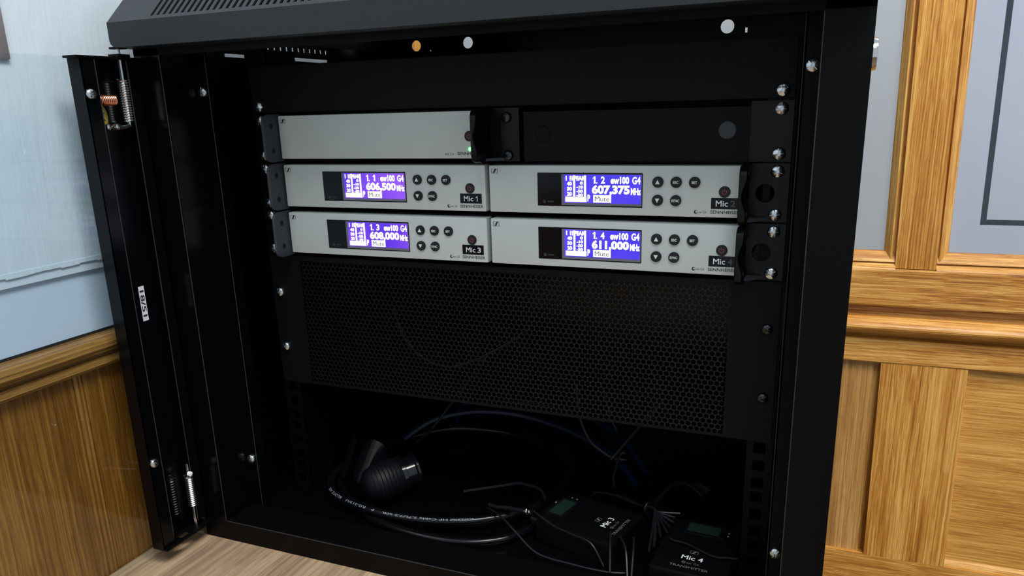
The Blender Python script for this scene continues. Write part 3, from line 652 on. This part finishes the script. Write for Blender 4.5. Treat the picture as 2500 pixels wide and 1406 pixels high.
# microphone clip: springy curved shell behind the head
cl = thing('microphone_clip', 'glossy black plastic microphone clip standing left of the microphone', 'clip')
def shell(c, r, t, a_, b_, h0, h1, tilt):
    s_ = MB(); rr = []; n = 18; mt = Matrix.Translation(Vector(c)) @ Matrix.Rotation(tilt[0], 4, 'X') @ Matrix.Rotation(tilt[1], 4, 'Y')
    for i in range(n+1):
        a = a_+(b_-a_)*i/n; w_ = math.sin(PI*i/n)**.5*.5+.5
        zc = (h0+h1)/2; hh = (h1-h0)/2*w_
        rr.append([mt @ Vector((rad*math.cos(a), rad*math.sin(a), z)) for rad, z in ((r, zc-hh), (r, zc+hh), (r-t, zc+hh*.92), (r-t, zc-hh*.92))])
    return s_.rings(rr)
shell((-166, 38, -362), 16, 2.4, math.radians(222), math.radians(348), -27, 24, (-.32, .30)).obj('clip_jaw', 'clip', cl, True)
shell((-183, 38, -362), 15, 2.4, math.radians(205), math.radians(262), -28, 26, (-.22, .28)).obj('clip_arm', 'clip', cl, True)

def bodypack(cx_, cy, rot, num, label):
    t = thing('bodypack_transmitter', label, 'transmitter', 'black bodypack transmitters on the rack floor')
    t.location = (cx_*S, cy*S, RZ*S); t.rotation_euler = (0, 0, rot)
    MB().box(-32, 32, -41, 41, .2, 23, 3).obj('case', 'plastic', t, True)
    MB().box(-17, 19, 20, 41, 22.6, 23.8, .8).obj('screen_frame', 'window', t)
    MB().box(-14, 14, 23.5, 37.5, 23.7, 24.1, .1).obj('screen', 'lcdoff', t)
    MB().cyl((-20, 40, 14), (-20, 52, 14), 4.6, 18).obj('antenna_base', 'rubber', t, True)
    MB().cyl((18, 40, 14), (18, 49, 14), 3.6, 18).obj('socket', 'zinc', t, True)
    f = lambda u, v, n=0: (u, v, 23.15); s_ = MB()
    s_.text('Mic '+num, f, -9, 9, -21.5, -15.5, .012); s_.obj('name_print', 'white', t, fix=False)
    g = MB(); add_logo(g, f, -3.8, -11.5, 7, 4.6); g.text('ew G4', f, -3, 7, -27.8, -25)
    for k in range(14):
        b0, b1 = 2*PI*k/14, 2*PI*(k+1)/14; g.poly(f, [(-5.6+r*math.cos(b), -26.4+r*math.sin(b)) for r, b in ((1.7, b0), (.9, b0), (.9, b1), (1.7, b1))])
    g.text('TRANSMITTER', f, -16, 16, -34.6, -31.4, .01); g.obj('brand_print', 'greyprint', t, fix=False)
    for yy in (33, 27.5): MB().lathe((21.5, yy, 22.8), (0, 0, 1), [(1.0, 0), (1.0, .5), (.2, .9)], 12).obj('status_lamp', 'greyprint', t, True)
    return t
bodypack(85, 14, math.radians(76), '3', 'black bodypack transmitter labelled Mic 3, lying sideways in the middle of the rack floor')
bodypack(187, -4.5, math.radians(-3), '4', 'black bodypack transmitter labelled Mic 4, at the right end of the rack floor')
cable([(33, 33, -372), (22, 46, -370), (-2, 52, -371), (-17, 46, -373), (-53, 26, -376)], 1.5, 'wire', 'thin whip aerial pointing left from the Mic 3 bodypack', 'whip_aerial', 'aerial')
lav = thing('lapel_microphone', 'small lapel microphone with a shiny clip, between coaxial cable and Mic 3 bodypack', 'microphone')
MB().tube([(-17, 10, -376), (-8, 6, -375), (8, 2, -371), (20, -2, -369), (27, -4.0, -367)], 2.1, 10).obj('stem', 'wire', lav, True)
MB().lathe((26.5, -4.0, -367), (1, -.3, .25), [(2.6, 0), (3.6, 1), (3.6, 3.5), (2.8, 4.2), (3.4, 5), (3.4, 7), (2, 8)], 14).obj('clip', 'chrome', lav, True, label='shiny clip')
cable([(36.5, -7, -364), (60, -18, -368.5), (82, -27, -368.5), (100, -33, -370), (113, -39, -386)], .9, 'wire', 'thin lead running right from the lapel microphone across the Mic 3 bodypack', 'lead', 'cable')
cable([(-22, 13, -382), (-12, 1, -375.3), (6, -12, -373.8), (24, -24, -378), (50, -35, -389), (85, -41, -389), (115, -42, -389), (132, -38, -389)], 1.0, 'wire', 'thin lead curving along the front of the rack floor below Mic 3', 'lead', 'cable')
# tied bundle of leads between the two bodypacks
bd = thing('lead_bundle', 'tied bundle of thin black leads fanning out between the Mic 3 and Mic 4 bodypacks', 'cable bundle')
for k in range(9):
    t = k/8; e = (150+14*t+random.uniform(-2, 2), -14+50*t-30*(1-t)*.4, -371+6*t)
    MB().tube(smoothpath([(66+k*1.2, 80-k*2, RZ+6+k*2), (96, 76-2*k, -379+k), (122, 55-k, -374+k*.6), (138, 42-.6*k, -367+k*.3), (143+3*t, 26+6*t, -365), e], 6), 1.15, 7).obj('lead', 'wire', bd, True)
for k in range(6):
    MB().tube(smoothpath([(140, 44+k, -366+k*.4), (143, 66+k*1.5, -364), (152, 84+k*1.5, -362), (168, 94-k*2, -362), (184-k, 92-k*3, -366)], 6), 1.2, 7).obj('lead', 'wire', bd, True)
MB().lathe((134, 47, -371), (.55, -.75, .25), [(7.4, 0), (8.4, 1), (8.4, 6), (7.4, 7)], 18).obj('cable_tie', 'rubber', bd, True)
for p in ([(111, -9), (115, -25), (121, -47)], [(121, -14), (130, -30), (136, -47)], [(133, -12), (137, -30), (140, -49)]):
    cable([(x, y, (-369.6, -370.6, -386)[i]) for i, (x, y) in enumerate(p)], 1.1, 'wire', ['stiff lead end lying over the lower edge of the Mic 3 bodypack', 'stiff lead end just right of the Mic 3 lettering', 'stiff lead end nearest the tied bundle'][[111, 121, 133].index(p[0][0])], 'lead', 'cable')
cable([(163, -2, -369.2), (167, -4, -369.5), (179, -6, -369.6), (195, -14.5, -369.6), (205, -18, -369.6), (214, -16, -369.6), (222, -14, -370)], .9, 'wire', 'thin lead lying across the Mic 4 bodypack above its lettering', 'lead', 'cable')
# black strap seen in front of the left flank's vent slot
cable([(-276, 108, 62), (-275, 109, 60), (-274, 110, 50), (-272, 120, 20), (-268, 160, -40), (-262, 200, -120)], 2.6, 'rubber', 'black cable hanging in front of the left side vent slot', 'cable', 'cable')

# ================================================================== SWITCH PLATE ON THE LEFT WALL
swp = thing('switch_plate', 'polished metal wall plate at the photo\'s left edge beside the glass door', 'wall plate')
MB().box(-321.4, -318.4, -262, -176, 45.2, 131, 1.2).obj('plate', 'satin', swp, True)
MB().lathe((-318.6, -188, 58), (1, 0, 0), [(3.2, 0), (3.0, 1.0), (1.0, 1.5)], 18).obj('screw', 'chrome', swp, True)
MB().box(-318.6, -316.8, -232, -206, 74, 102, .6).obj('rocker', 'white', swp, True)
